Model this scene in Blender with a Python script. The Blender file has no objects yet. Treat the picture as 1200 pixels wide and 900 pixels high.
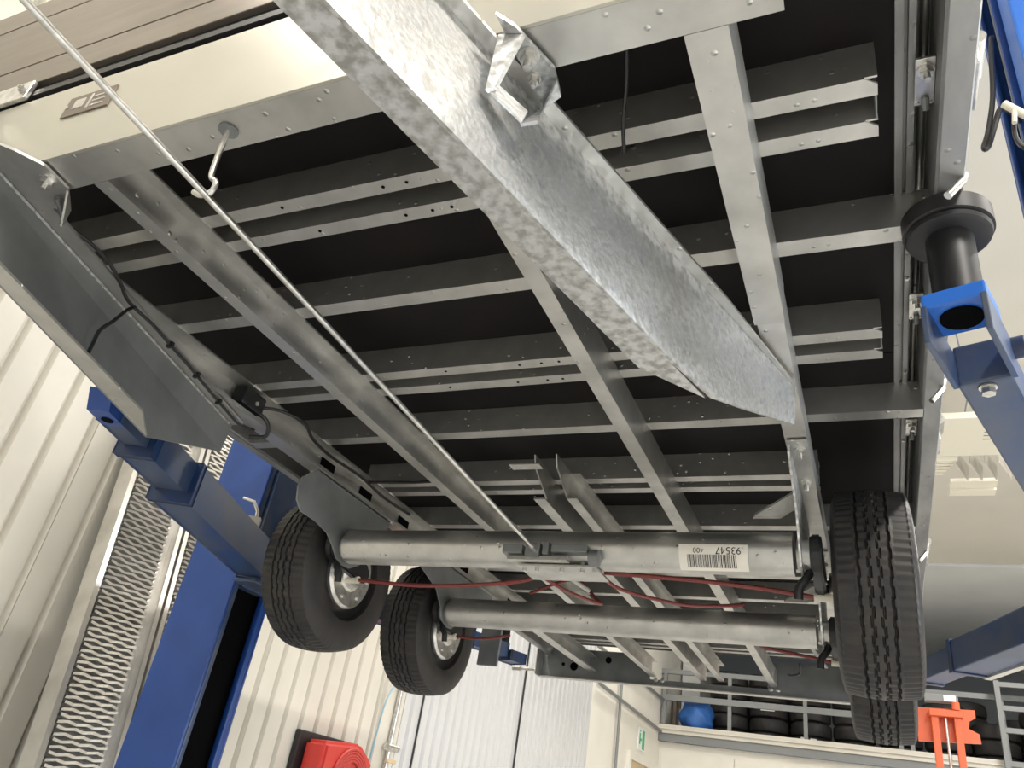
import bpy, bmesh, math, random
from mathutils import Vector, Matrix
R = math.radians
random.seed(7)
SC = bpy.context.scene
COL = SC.collection

# ------------------------------------------------------------------ camera
cam_d = bpy.data.cameras.new('camera')
cam = bpy.data.objects.new('camera', cam_d)
COL.objects.link(cam)
AX = ((0.91242825, -0.0703532, -0.40314404),
      (0.38074819, 0.50706222, 0.77325204),
      (0.15001836, -0.85903337, 0.48944475))      # world rows of image right / down / forward
m = Matrix([[a[0], -a[1], -a[2]] for a in AX]).to_4x4()
cam.matrix_world = m
cam_d.sensor_width = 36
cam_d.lens = 907 / 1200 * 36
cam_d.clip_start = 0.02
SC.camera = cam

# ------------------------------------------------------------------ world, lamps, exposure
W = bpy.data.worlds.new('world'); SC.world = W; W.use_nodes = True
W.node_tree.nodes['Background'].inputs[0].default_value = (0.80, 0.88, 1.0, 1)
W.node_tree.nodes['Background'].inputs[1].default_value = 1.0
SC.view_settings.view_transform = 'Standard'
SC.view_settings.look = 'None'
SC.view_settings.gamma = 1
SC.view_settings.use_curve_mapping = False
SC.view_settings.exposure = 0.2

def area(name, loc, size, energy, color, rot=(0, 0, 0)):
    d = bpy.data.lights.new(name, 'AREA'); d.shape = 'RECTANGLE'
    d.size, d.size_y = size; d.energy = energy; d.color = color
    o = bpy.data.objects.new(name, d); COL.objects.link(o)
    o.location = loc; o.rotation_euler = rot
    return o
ZF, ZC = -1.5, 4.9           # floor, ceiling
WARM, COOL = (1.0, 0.95, 0.88), (0.86, 0.93, 1.0)
# rows of ceiling luminaires (real lamp bodies are built further down)
LAMPS = [(-3.1, -1.0), (-3.1, 3.0), (-3.1, 7.5), (-3.1, 12.5), (2.6, -1.0), (2.6, 3.0), (2.6, 7.5), (2.6, 12.5), (-0.5, -3.0)]
LE = {(-3.1, -1.0): 45, (-3.1, 3.0): 90, (-3.1, 7.5): 60, (-3.1, 12.5): 60, (-0.5, -3.0): 45, (2.6, -1.0): 300, (2.6, 3.0): 260}
for x, y in LAMPS:
    area('lamp_light', (x, y, ZC - .16), (.3, 1.6), LE.get((x, y), 170), WARM)
# added cool fill, as if from an unseen open gate behind the camera
area('gate_fill', (3.0, -5.9, 0.6), (5.0, 3.2), 40, COOL, (R(82), 0, R(10)))

area('window_daylight', (6.72, 3.2, 1.2), (5.5, 2.0), 200, COOL, (0, R(90), 0))

# ------------------------------------------------------------------ materials
def mat(name, col, rough=.5, metal=0.0, emit=None, noise=None, bump=None, spec=None):
    mt = bpy.data.materials.new(name); mt.use_nodes = True
    nt = mt.node_tree; N = nt.nodes; L = nt.links; b = N['Principled BSDF']
    b.inputs['Base Color'].default_value = (*col, 1)
    b.inputs['Roughness'].default_value = rough
    b.inputs['Metallic'].default_value = metal
    if spec is not None: b.inputs['Specular IOR Level'].default_value = spec
    if emit: b.inputs['Emission Color'].default_value = (*emit[0], 1); b.inputs['Emission Strength'].default_value = emit[1]
    tc = N.new('ShaderNodeTexCoord')
    if noise:   # (scale, detail, col2, lo, hi[, rough2][, stretch])
        sc, det, c2, lo, hi = noise[:5]
        mp = N.new('ShaderNodeMapping'); L.new(tc.outputs['Object'], mp.inputs[0])
        if len(noise) > 6: mp.inputs['Scale'].default_value = noise[6]
        nz = N.new('ShaderNodeTexNoise'); nz.inputs['Scale'].default_value = sc; nz.inputs['Detail'].default_value = det
        L.new(mp.outputs[0], nz.inputs['Vector'])
        r = N.new('ShaderNodeMapRange'); r.inputs[1].default_value = lo; r.inputs[2].default_value = hi
        L.new(nz.outputs['Fac'], r.inputs[0])
        mx = N.new('ShaderNodeMix'); mx.data_type = 'RGBA'
        mx.inputs[6].default_value = (*col, 1); mx.inputs[7].default_value = (*c2, 1)
        L.new(r.outputs[0], mx.inputs[0]); L.new(mx.outputs[2], b.inputs['Base Color'])
        if len(noise) > 5 and noise[5] is not None:
            r2 = N.new('ShaderNodeMapRange'); r2.inputs[3].default_value = rough; r2.inputs[4].default_value = noise[5]
            L.new(r.outputs[0], r2.inputs[0]); L.new(r2.outputs[0], b.inputs['Roughness'])
    if bump:    # (kind, scale, strength)
        if bump[0] == 'vor':
            t = N.new('ShaderNodeTexVoronoi'); t.inputs['Scale'].default_value = bump[1]; out = t.outputs['Distance']
            rr = N.new('ShaderNodeMapRange'); rr.inputs[1].default_value = 0; rr.inputs[2].default_value = .16
            rr.inputs[3].default_value = 1; rr.inputs[4].default_value = 0
            L.new(tc.outputs['Object'], t.inputs['Vector']); L.new(out, rr.inputs[0]); out = rr.outputs[0]
        else:
            t = N.new('ShaderNodeTexNoise'); t.inputs['Scale'].default_value = bump[1]; t.inputs['Detail'].default_value = 4
            L.new(tc.outputs['Object'], t.inputs['Vector']); out = t.outputs['Fac']
        bp = N.new('ShaderNodeBump'); bp.inputs['Strength'].default_value = bump[2]; bp.inputs['Distance'].default_value = .004
        L.new(out, bp.inputs['Height']); L.new(bp.outputs[0], b.inputs['Normal'])
    return mt
M = {}
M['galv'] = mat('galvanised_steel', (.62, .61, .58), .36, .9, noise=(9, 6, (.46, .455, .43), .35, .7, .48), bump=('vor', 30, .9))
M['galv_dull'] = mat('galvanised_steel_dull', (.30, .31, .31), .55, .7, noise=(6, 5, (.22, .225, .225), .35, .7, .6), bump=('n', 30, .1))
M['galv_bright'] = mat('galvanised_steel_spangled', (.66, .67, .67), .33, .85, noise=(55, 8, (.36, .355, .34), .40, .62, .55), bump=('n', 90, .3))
M['galv_mid'] = mat('galvanised_steel_mid', (.42, .42, .41), .5, .75, noise=(11, 6, (.27, .27, .265), .35, .7, .6, (1, .35, 1)), bump=('vor', 24, .6))
M['zinc'] = mat('zinc_plated', (.72, .71, .68), .28, .9, noise=(40, 3, (.5, .49, .46), .4, .7))
M['ply'] = mat('film_faced_plywood', (.006, .005, .0055), .6, 0, noise=(5, 5, (.010, .008, .0075), .35, .7), bump=('n', 200, .05), spec=.15)
M['alu_board'] = mat('anodised_aluminium_board', (.24, .205, .17), .38, .6, noise=(4, 3, (.20, .175, .145), .4, .7, None, (1, 10, 10)))
M['alu'] = mat('aluminium', (.74, .72, .68), .32, .85, noise=(6, 4, (.58, .56, .52), .4, .7))
M['galv_lit'] = mat('galvanised_steel_warm_lit', (.50, .48, .42), .38, .6, noise=(5, 5, (.55, .53, .46), .35, .7, .5), bump=('n', 12, .15))  # galvanised steel with warm lamp light put into its colour
M['black'] = mat('black_plastic', (.012, .012, .013), .45)
M['dark'] = mat('dark_void', (.002, .002, .0025), .9, spec=.1)  # near-black colour painting the shade inside holes and slots
M['rubber'] = mat('tyre_rubber', (.026, .025, .026), .5, 0, noise=(14, 4, (.045, .040, .034), .4, .75), spec=.35)
M['rim'] = mat('black_rim', (.015, .015, .016), .35, .3)
M['blue'] = mat('blue_paint', (.020, .075, .31), .32, 0, noise=(4, 4, (.016, .060, .26), .4, .7))
M['blue_worn'] = mat('blue_paint_worn', (.05, .085, .18), .33, .3, noise=(5, 6, (.13, .145, .17), .45, .75, .5))
M['blue_dark'] = mat('blue_paint_dark', (.018, .045, .13), .35, .1, noise=(8, 5, (.05, .05, .055), .45, .8))
M['red_cable'] = mat('red_cable_sheath', (.20, .035, .03), .45)
M['red'] = mat('red_plastic', (.62, .05, .04), .35)
M['redtex'] = mat('red_hose', (.55, .06, .05), .5)
M['grey'] = mat('grey_plastic', (.45, .42, .40), .4)
M['orange'] = mat('orange_paint', (.72, .13, .045), .4)
M['cream'] = mat('cream_wall_sheet', (.66, .63, .555), .32, 0, noise=(2, 3, (.60, .575, .505), .4, .7))
M['white'] = mat('white_wall_sheet', (.60, .60, .60), .32, 0)
M['plain'] = mat('cream_plain_wall', (.80, .77, .69), .6, 0, noise=(1.5, 3, (.75, .72, .645), .4, .7))
M['ceil'] = mat('cream_ceiling', (.64, .61, .545), .6, 0, noise=(.8, 3, (.60, .575, .51), .4, .7))
M['ceil_w'] = mat('pale_ceiling', (.72, .74, .74), .5, 0, noise=(.8, 3, (.66, .68, .68), .4, .7))
M['greywall'] = mat('grey_wall', (.23, .25, .27), .7)
M['floor'] = mat('polished_concrete', (.56, .56, .55), .45, 0, noise=(1.2, 8, (.48, .48, .47), .35, .7))
M['rail'] = mat('grey_painted_steel', (.22, .23, .23), .5, .2)
M['label'] = mat('label_paper', (.80, .76, .68), .6)
M['ink'] = mat('label_ink', (.03, .03, .03), .7)
M['plate_brown'] = mat('type_plate', (.20, .165, .13), .45, .4)
M['bag'] = mat('blue_bag', (.03, .13, .42), .5)
M['paper'] = mat('white_card', (.82, .82, .80), .6)
M['green'] = mat('exit_green', (.05, .42, .20), .5)
M['wood'] = mat('light_wood', (.60, .45, .28), .5)
M['lampglow'] = mat('lamp_diffuser', (.9, .9, .88), .5, emit=((1, .94, .84), 6))
M['bluetop'] = mat('lit_blue_paint', (.03, .16, .62), .35)  # brighter blue painting the lit column face, also on fittings
M['heater'] = mat('heater_sheet', (.80, .76, .64), .45, .1)
M['pane'] = mat('daylit_window_pane', (.8, .85, .9), .2, emit=((.82, .9, 1), 3))
M['cable_blue'] = mat('pale_blue_hose', (.25, .42, .52), .5)

# ------------------------------------------------------------------ helpers
ORG = {}
def obj(name, bm, mt, parent=None, smooth=False, label=None, cat=None, group=None, kind=None, origin=None):
    bmesh.ops.recalc_face_normals(bm, faces=bm.faces)
    if smooth:
        for f in bm.faces: f.smooth = True
    me = bpy.data.meshes.new(name)
    if origin is None:
        vs = [v.co for v in bm.verts]
        lo = Vector([min(v[i] for v in vs) for i in range(3)]); hi = Vector([max(v[i] for v in vs) for i in range(3)])
        origin = (lo + hi) / 2
        if not parent: origin.z = lo.z
    origin = Vector(origin)
    bmesh.ops.translate(bm, verts=bm.verts, vec=-origin)
    if smooth:
        for e in bm.edges:
            if len(e.link_faces) == 2 and e.calc_face_angle(0) > R(38): e.smooth = False
    bm.to_mesh(me); bm.free()
    for mm in (mt if isinstance(mt, (list, tuple)) else [mt]): me.materials.append(mm)
    o = bpy.data.objects.new(name, me); COL.objects.link(o)
    if parent: o.parent = parent; o.location = origin - ORG[parent.name]
    else: o.location = origin
    ORG[o.name] = origin.copy()
    tag(o, label, cat, group, kind)
    return o
def tag(o, label=None, cat=None, group=None, kind=None):
    if label: o['label'] = label
    if cat: o['category'] = cat
    if group: o['group'] = group
    if kind: o['kind'] = kind
    return o
def thing(name, loc, label, cat, group=None):
    o = bpy.data.objects.new(name, None); COL.objects.link(o); o.location = loc; o.empty_display_size = .1
    ORG[o.name] = Vector(loc); return tag(o, label, cat, group)
def copy_tree(o, delta, label=None, group=None, parent=None):
    c = o.copy(); COL.objects.link(c)
    if parent: c.parent = parent
    else:
        c.location = o.location + Vector(delta)
    ORG[c.name] = ORG[o.name] + Vector(delta)
    if label: c['label'] = label
    if group: c['group'] = group
    for ch in [k for k in list(COL.objects) if k.parent == o]: copy_tree(ch, delta, None, None, c)
    return c
def nb(): return bmesh.new()
def box(bm, x0, x1, y0, y1, z0, z1, bev=0):
    r = bmesh.ops.create_cube(bm, size=1)
    vs = r['verts']
    for v in vs:
        v.co = Vector((x0 + (v.co.x + .5) * (x1 - x0), y0 + (v.co.y + .5) * (y1 - y0), z0 + (v.co.z + .5) * (z1 - z0)))
    if bev:
        es = list({e for v in vs for e in v.link_edges})
        bmesh.ops.bevel(bm, geom=es, offset=bev, segments=2, affect='EDGES', profile=.6)
    return bm
def obox(bm, c, ax, ay, az, sx, sy, sz, bev=0):
    """box with centre c, unit axes and full sizes"""
    r = bmesh.ops.create_cube(bm, size=1); vs = r['verts']; c = Vector(c)
    for v in vs: v.co = c + ax * v.co.x * sx + ay * v.co.y * sy + az * v.co.z * sz
    if bev:
        es = list({e for v in vs for e in v.link_edges})
        bmesh.ops.bevel(bm, geom=es, offset=bev, segments=2, affect='EDGES', profile=.6)
    return bm
def frame_of(d):
    d = Vector(d).normalized(); up = Vector((0, 0, 1)) if abs(d.z) < .95 else Vector((1, 0, 0))
    a = d.cross(up).normalized(); return d, a, a.cross(d).normalized()
def cyl(bm, p0, p1, r0, r1=None, n=20, caps=True, rot=0):
    p0, p1 = Vector(p0), Vector(p1); r1 = r0 if r1 is None else r1
    d, a, b = frame_of(p1 - p0)
    A = [bm.verts.new(p0 + (a * math.cos(t) + b * math.sin(t)) * r0) for t in [rot + 2 * math.pi * i / n for i in range(n)]]
    B = [bm.verts.new(p1 + (a * math.cos(t) + b * math.sin(t)) * r1) for t in [rot + 2 * math.pi * i / n for i in range(n)]]
    for i in range(n): bm.faces.new((A[i], A[(i + 1) % n], B[(i + 1) % n], B[i]))
    if caps: bm.faces.new(A); bm.faces.new(B)
    return bm
def tube(bm, pts, r, n=8, sub=1):
    P = [Vector(p) for p in pts]
    if sub > 1 and len(P) > 2:
        Q = []
        for i in range(len(P) - 1):
            p0, p1, p2, p3 = P[max(i - 1, 0)], P[i], P[i + 1], P[min(i + 2, len(P) - 1)]
            for k in range(sub):
                t = k / sub
                Q.append(.5 * ((2 * p1) + (p2 - p0) * t + (2 * p0 - 5 * p1 + 4 * p2 - p3) * t * t + (3 * p1 - p0 - 3 * p2 + p3) * t ** 3))
        P = Q + [P[-1]]
    rings = []; prev = None
    for i, p in enumerate(P):
        d = (P[min(i + 1, len(P) - 1)] - P[max(i - 1, 0)]).normalized()
        if prev is None: _, a, b = frame_of(d)
        else:
            a = (prev - d * prev.dot(d)).normalized(); b = a.cross(d)
        prev = a
        rings.append([bm.verts.new(p + (a * math.cos(2 * math.pi * k / n) + b * math.sin(2 * math.pi * k / n)) * r) for k in range(n)])
    for A, B in zip(rings, rings[1:]):
        for k in range(n): bm.faces.new((A[k], A[(k + 1) % n], B[(k + 1) % n], B[k]))
    bm.faces.new(rings[0]); bm.faces.new(rings[-1])
    return bm
def prism(bm, pts, vec):
    """closed polygon of 3-D points swept along vec"""
    vec = Vector(vec)
    A = [bm.verts.new(Vector(p)) for p in pts]; B = [bm.verts.new(Vector(p) + vec) for p in pts]
    n = len(A)
    for i in range(n): bm.faces.new((A[i], A[(i + 1) % n], B[(i + 1) % n], B[i]))
    bm.faces.new(A); bm.faces.new(B)
    return bm
def lathe(bm, prof, c, axis='x', n=32):
    """prof = [(along, radius)]; revolved about the axis through c"""
    c = Vector(c); rings = []
    for a, r in prof:
        ring = []
        for k in range(n):
            t = 2 * math.pi * k / n; u, v = r * math.cos(t), r * math.sin(t)
            ring.append(bm.verts.new(c + (Vector((a, u, v)) if axis == 'x' else Vector((u, v, a)) if axis == 'z' else Vector((u, a, v)))))
        rings.append(ring)
    for A, B in zip(rings, rings[1:]):
        for k in range(n): bm.faces.new((A[k], A[(k + 1) % n], B[(k + 1) % n], B[k]))
    bm.faces.new(rings[0]); bm.faces.new(rings[-1])
    return bm
def hexbolt(bm, p, d, s=.014, L=.012, shank=.02):
    p = Vector(p); d = Vector(d).normalized()
    cyl(bm, p, p + d * .003, s * 1.25, n=18)
    cyl(bm, p + d * .003, p + d * (.003 + L), s, n=6)
    if shank: cyl(bm, p + d * (.003 + L), p + d * (.003 + L + shank), s * .5, n=10)
    return bm

# ================================================================== SETTING
XW, YF = -4.0, 16.5          # left wall plane, far end
def struct(name, bm, m_, parent=None, **k):
    return obj(name, bm, m_, parent, kind=None if parent else 'structure', **k)
struct('floor', box(nb(), -4.3, 7.0, -6.3, 22.2, ZF - .1, ZF), M['floor'])
cl = struct('ceiling', box(nb(), -4.3, 7.0, -6.3, 22.2, ZC, ZC + .1), M['ceil'])
# ceiling sheets: cream ones over the lift, paler ones over the far bay
struct('ceiling_sheet', box(nb(), -3.98, 6.75, -6.2, 14.35, ZC - .03, ZC - .005), M['ceil'], cl)
struct('ceiling_sheet', box(nb(), -3.98, 6.75, 14.4, 22.0, ZC - .06, ZC - .005), M['ceil_w'], cl)

wl = struct('wall_left', box(nb(), XW - .3, XW - .06, -6.3, 22.2, ZF, ZC), M['plain'])
def rib_sheet(y0, y1, pitch, depth, m_, z0=ZF, z1=ZC, flat=.62, twin=False):
    """trapezoid steel sheet: profile in (y, x) extruded upwards"""
    bm = nb(); P = []; y = y0
    while y < y1 - 1e-6:
        e = min(y + pitch, y1)
        w = e - y
        P += [(y, 0), (y + w * flat, 0), (y + w * (flat + .08), -depth), (y + w * .92, -depth)]
        y = e
    P.append((y1, 0))
    A = [bm.verts.new((XW + x, yy, z0)) for yy, x in P]; B = [bm.verts.new((XW + x, yy, z1)) for yy, x in P]
    for i in range(len(P) - 1): bm.faces.new((A[i], A[i + 1], B[i + 1], B[i]))
    C = [bm.verts.new((XW - .055, y0, z0)), bm.verts.new((XW - .055, y0, z1)), bm.verts.new((XW - .055, y1, z0)), bm.verts.new((XW - .055, y1, z1))]
    bm.faces.new((C[0], C[2], C[3], C[1])); bm.faces.new((C[0], C[1], B[0], A[0])); bm.faces.new((C[2], C[3], B[-1], A[-1]))
    return bm
y = -6.24
while y < 6.2:
    struct('wall_sheet', rib_sheet(y, y + .985, .197, .040, M['cream'], flat=.74), M['cream'], wl); y += .99
y0w = 6.66
for k in range(6):
    struct('wall_sheet', rib_sheet(y0w + k * .9, y0w + k * .9 + .895, .179, .03, M['white'], flat=.55), M['white'], wl)
struct('wall_sheet', box(nb(), XW - .055, XW, 12.07, YF + 5.6, ZF, ZC), M['plain'], wl)
struct('wall_post', box(nb(), XW - .05, XW + .03, 6.26, 6.60, ZF, ZC), M['cream'], wl)
# pipes and conduits on the left wall
tag(obj('wall_pipe', cyl(nb(), (XW + .06, 6.45, ZF), (XW + .06, 6.45, 2.6), .022), M['zinc'], smooth=True),
    'vertical metal pipe on the wall post right of the red hose reel', 'pipe')
tag(obj('wall_cable', cyl(nb(), (XW + .02, 6.95, ZF), (XW + .02, 6.95, 2.6), .010), M['black'], smooth=True),
    'thin black cable running up the pale ribbed wall beside the second tyre', 'cable')
tag(obj('wall_cable', cyl(nb(), (XW + .02, 9.35, ZF), (XW + .02, 9.35, 3.2), .012), M['black'], smooth=True),
    'thin dark vertical cable in the middle of the white corrugated wall', 'cable')
tag(obj('air_hose', tube(nb(), [(XW + .05, 6.18, .1), (XW + .06, 6.2, .5), (XW + .08, 6.22, .8), (XW + .08, 6.4, 1.02), (XW + .08, 6.6, 1.25)], .008, 8, 6), M['cable_blue'], smooth=True),
    'pale blue air hose rising from the red hose reel', 'hose')
pp = thing('valve_fitting', (XW + .05, 6.45, .1), 'small brass and steel valve on the pipe right of the hose reel', 'valve')
obj('valve_body', cyl(nb(), (XW + .09, 6.36, .42), (XW + .09, 6.54, .42), .03), M['zinc'], pp, True)
obj('valve_handle', box(nb(), XW + .1, XW + .13, 6.35, 6.5, .30, .33, .004), M['wood'], pp)
tag(obj('roof_pipe', tube(nb(), [(XW + .06, 12.2, 2.10), (XW + .06, 16.4, 2.02)], .03), M['rail'], smooth=True),
    'lower dark horizontal pipe on the plain cream wall above the exit sign', 'pipe')
tag(obj('roof_pipe', tube(nb(), [(XW + .06, 12.0, 2.62), (XW + .06, 16.4, 2.62)], .03), M['rail'], smooth=True),
    'upper dark horizontal pipe on the plain cream wall', 'pipe')
tag(obj('roof_pipe', tube(nb(), [(XW + .06, 13.4, ZF), (XW + .06, 13.4, 2.9)], .025), M['rail'], smooth=True),
    'vertical grey conduit crossing the two horizontal wall pipes', 'pipe')
# red hose reel on the wall
hr = thing('hose_reel', (XW + .12, 5.55, -.15), 'red hose reel with grey hub on a black bracket on the ribbed cream wall', 'hose reel')
obj('backplate', box(nb(), XW + .002, XW + .05, 5.18, 5.95, -.32, .38, .01), M['black'], hr)
bm = nb(); prism(bm, [(XW + .05, 5.26, .33), (XW + .05, 5.74, .37), (XW + .05, 5.95, .26), (XW + .05, 5.93, -.25), (XW + .05, 5.26, -.25)], (.20, 0, 0))
bmesh.ops.bevel(bm, geom=list(bm.edges), offset=.03, segments=3, affect='EDGES')
obj('reel_case', bm, M['red'], hr, True)
bm = nb()
for k in range(5): 
    t = 2 * math.pi
    tube(bm, [(XW + .26 , 5.64 + (.15 + .02 * k) * math.cos(a), .09 + (.15 + .02 * k) * math.sin(a)) for a in [t * j / 24 for j in range(25)]], .012, 6)
obj('hose_coil', bm, M['redtex'], hr, True)
obj('hub', lathe(nb(), [(0, .10), (.03, .10), (.04, .08)], (XW + .25, 5.66, .09), 'x', 28), M['grey'], hr, True)
# exit sign and doorway
s = thing('exit_sign', (XW + .02, 15.0, 1.66), 'small green and white running-man exit sign above the far door', 'sign')
obj('sign_board', box(nb(), XW + .003, XW + .02, 14.85, 15.3, 1.50, 1.88), M['paper'], s)
bm = nb(); box(bm, XW + .021, XW + .024, 15.10, 15.27, 1.53, 1.85)
obj('sign_door', bm, M['green'], s)
bm = nb(); box(bm, XW + .021, XW + .024, 14.90, 14.98, 1.60, 1.78); box(bm, XW + .021, XW + .024, 14.98, 15.06, 1.66, 1.70); box(bm, XW + .021, XW + .024, 14.93, 14.98, 1.80, 1.84)
obj('sign_figure', bm, M['green'], s)
d1 = struct('door_1', box(nb(), XW + .002, XW + .03, 14.3, 15.55, ZF, 1.28), M['wood'])
struct('door_frame', box(nb(), XW + .002, XW + .07, 14.18, 14.3, ZF, 1.40), M['plain'], d1)
struct('door_frame', box(nb(), XW + .002, XW + .07, 15.55, 15.67, ZF, 1.40), M['plain'], d1)
struct('door_frame', box(nb(), XW + .002, XW + .07, 14.3, 15.55, 1.28, 1.40), M['plain'], d1)

# far end: wall below the mezzanine, back wall above, right wall, wall behind the camera
wf = struct('wall_far', box(nb(), -4.0, 7.0, YF, YF + .2, ZF, 1.86), M['plain'])
for k in range(8):
    struct('wall_panel', box(nb(), -3.95 + k * 1.4, -3.95 + k * 1.4 + 1.385, YF - .03, YF, ZF, 1.70), M['plain'], wf)
struct('wall_back', box(nb(), -4.0, 7.0, 22.0, 22.2, 1.9, ZC), M['greywall'])
struct('wall_right', box(nb(), 6.8, 7.0, -6.3, 22.2, ZF, ZC), M['plain'])
struct('wall_front', box(nb(), -4.3, 0.2, -6.3, -6.2, ZF, ZC), M['plain'])
struct('trim_1', box(nb(), 0.2, 6.8, -6.3, -6.2, 2.6, ZC), M['plain'])

w1 = struct('window_1', box(nb(), 6.76, 6.79, .4, 6.0, .15, 2.25), M['pane'])
for k in range(6): struct('window_frame', box(nb(), 6.735, 6.755, .36 + k * 1.12, .42 + k * 1.12, .12, 2.28), M['alu'], w1)
for z in (.12, 2.25): struct('window_frame', box(nb(), 6.735, 6.755, .36, 6.04, z, z + .06), M['alu'], w1)
# mezzanine deck
mz = struct('trim_2', box(nb(), -4.0, 6.8, YF - .1, 22.0, 1.90, 2.02), M['rail'])
struct('edge_beam', box(nb(), -4.0, 6.8, YF - .18, YF - .10, 2.00, 2.16, .01), M['cream'], mz)
struct('edge_strip', box(nb(), -4.0, 6.8, YF - .14, YF - .10, 1.86, 2.00), M['rail'], mz)
struct('edge_lip', box(nb(), -4.0, 6.8, YF - .22, YF - .18, 2.07, 2.10), M['cream'], mz)
rl = thing('mezzanine_railing', (-2.0, YF - .06, 2.16), 'grey steel railing along the mezzanine edge in front of the stacked tyres', 'railing')
for x in (-3.95, -2.68, -1.30, .28, .46, 1.9, 3.3):
    obj('post', box(nb(), x, x + .07, YF - .10, YF - .04, 1.95, 3.2), M['rail'], rl)
obj('top_rail', box(nb(), -4.0, 4.5, YF - .11, YF - .05, 3.13, 3.22), M['rail'], rl)
obj('mid_rail', box(nb(), -3.95, .33, YF - .12, YF - .06, 2.62, 2.73), M['rail'], rl)

# tyres stored on the mezzanine
def plain_tyre_bm(r, w, n=28):
    bm = nb()
    pr = [(-w * .42, r * .62), (-w * .5, r * .72), (-w * .5, r * .86), (-w * .40, r * .965), (-w * .2, r), (w * .2, r), (w * .40, r * .965), (w * .5, r * .86), (w * .5, r * .72), (w * .42, r * .62)]
    rings = []
    for a, q in pr:
        rings.append([bm.verts.new((q * math.cos(2 * math.pi * k / n), q * math.sin(2 * math.pi * k / n), a)) for k in range(n)])
    rings.append(rings[0])
    for A, B in zip(rings, rings[1:]):
        for k in range(n): bm.faces.new((A[k], A[(k + 1) % n], B[(k + 1) % n], B[k]))
    return bm
proto = None
STACKS = [(-2.80, 17.35, .38, 5), (-2.02, 17.35, .38, 5), (-1.24, 17.35, .38, 5), (-.46, 17.35, .38, 4), (.32, 17.35, .38, 4), (1.10, 17.35, .38, 4), (1.88, 17.35, .38, 3), (2.66, 17.35, .38, 4), (-2.4, 18.45, .42, 5), (-1.5, 18.45, .42, 5), (1.5, 18.45, .42, 5), (2.45, 18.45, .42, 4)]
ordi = ['bottom', 'second', 'third', 'fourth', 'topmost']
place = ['right of the blue sack', 'second right of the blue sack', 'third right of the blue sack', 'by the double railing post', 'behind the last right tyre', 'right of the orange jack', 'left of the aluminium rack', 'behind the aluminium rack', 'in the back row by the sack', 'in the back row mid railing', 'in the back row behind the jack', 'in the back row behind the rack']
for si, (x, y, r, n) in enumerate(STACKS):
    z = 2.03
    for k in range(n):
        w = .27
        if proto is None:
            o = proto = obj('stored_tyre', plain_tyre_bm(.38, w), M['rubber'], smooth=True, cat='tyre', origin=(0, 0, 0))
        else:
            o = proto.copy(); COL.objects.link(o)
        o.location = (x + random.uniform(-.008, .008), y + random.uniform(-.03, .03), z + w / 2)
        o.scale = (r / .38, r / .38, 1)
        o['label'] = 'stored tyre, %s of the stack %s' % (ordi[k] if k < n - 1 else 'topmost', place[si])
        o['group'] = 'tyres stacked on the mezzanine'
        z += w + .003
# labels on tyres
for (x, z, w, h, t) in ((-2.13, 2.68, .26, .10, 'white paper sticker on the tyre stack under the railing'), (-1.40, 2.12, .13, .15, 'left white paper label on the lower tyre'), (-1.23, 2.12, .11, .14, 'right white paper label on the lower tyre')):
    obj('tyre_label', box(nb(), x, x + w, 16.925, 16.935, z, z + h), M['paper'], label=t, cat='label')
# bag and cartons
bm = nb(); bmesh.ops.create_icosphere(bm, subdivisions=3, radius=.31)
for v in bm.verts:
    v.co *= 1 + .16 * math.sin(17 * v.co.x + 9 * v.co.z) * math.cos(15 * v.co.z + 6 * v.co.y)
    v.co.x *= 1.1; v.co.z = max(v.co.z, -.28) * 1.15; v.co += Vector((-3.32, 16.75, 2.36))
obj('blue_bag', bm, M['bag'], smooth=True, label='blue plastic sack standing behind the mezzanine railing', cat='bag')
for i, (x, w, h, t, mm) in enumerate([(-3.95, .07, .80, 'leaning dark narrow board at the left end of the mezzanine', 'plate_brown'), (-3.98, .30, .65, 'grey-white folded sheets on the mezzanine left of the blue sack', 'white'), (-3.95, .40, 1.75, 'tall white carton with a red strip at its foot on the mezzanine', 'paper')]):
    o = thing('carton', (x, 17.3 + .4 * i, 2.02), t, 'carton' if i else 'board')
    obj('body', box(nb(), x, x + w, 17.3 + .4 * i, 17.6 + .4 * i, 2.022, 2.022 + h, .01), M[mm], o)
    if i == 2: obj('red_strip', box(nb(), x + .05, x + w + .05, 17.28 + .4 * i - .01, 17.3 + .4 * i, 2.70, 2.80), M['red'], o)
    if i == 1:
        for k in range(4): obj('fold', box(nb(), x + .02 + k * .07, x + .055 + k * .07, 17.27 + .4 * i, 17.3 + .4 * i, 2.03, 2.64), M['paper'], o)

# aluminium rack at the right end
rk = thing('aluminium_rack', (2.6, 16.0, 1.0), 'silver aluminium rack with wide rungs at the right edge of the mezzanine', 'rack')
obj('upright', box(nb(), 1.82, 1.90, 16.0, 16.1, 1.5, 3.38), M['rail'], rk)
obj('upright', box(nb(), 3.7, 3.78, 16.0, 16.1, 1.5, 3.38), M['rail'], rk)
for z in (2.04, 2.55, 2.90, 3.28):
    obj('rung', box(nb(), 1.90, 3.7, 16.01, 16.09, z, z + .08), M['rail'], rk)
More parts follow.
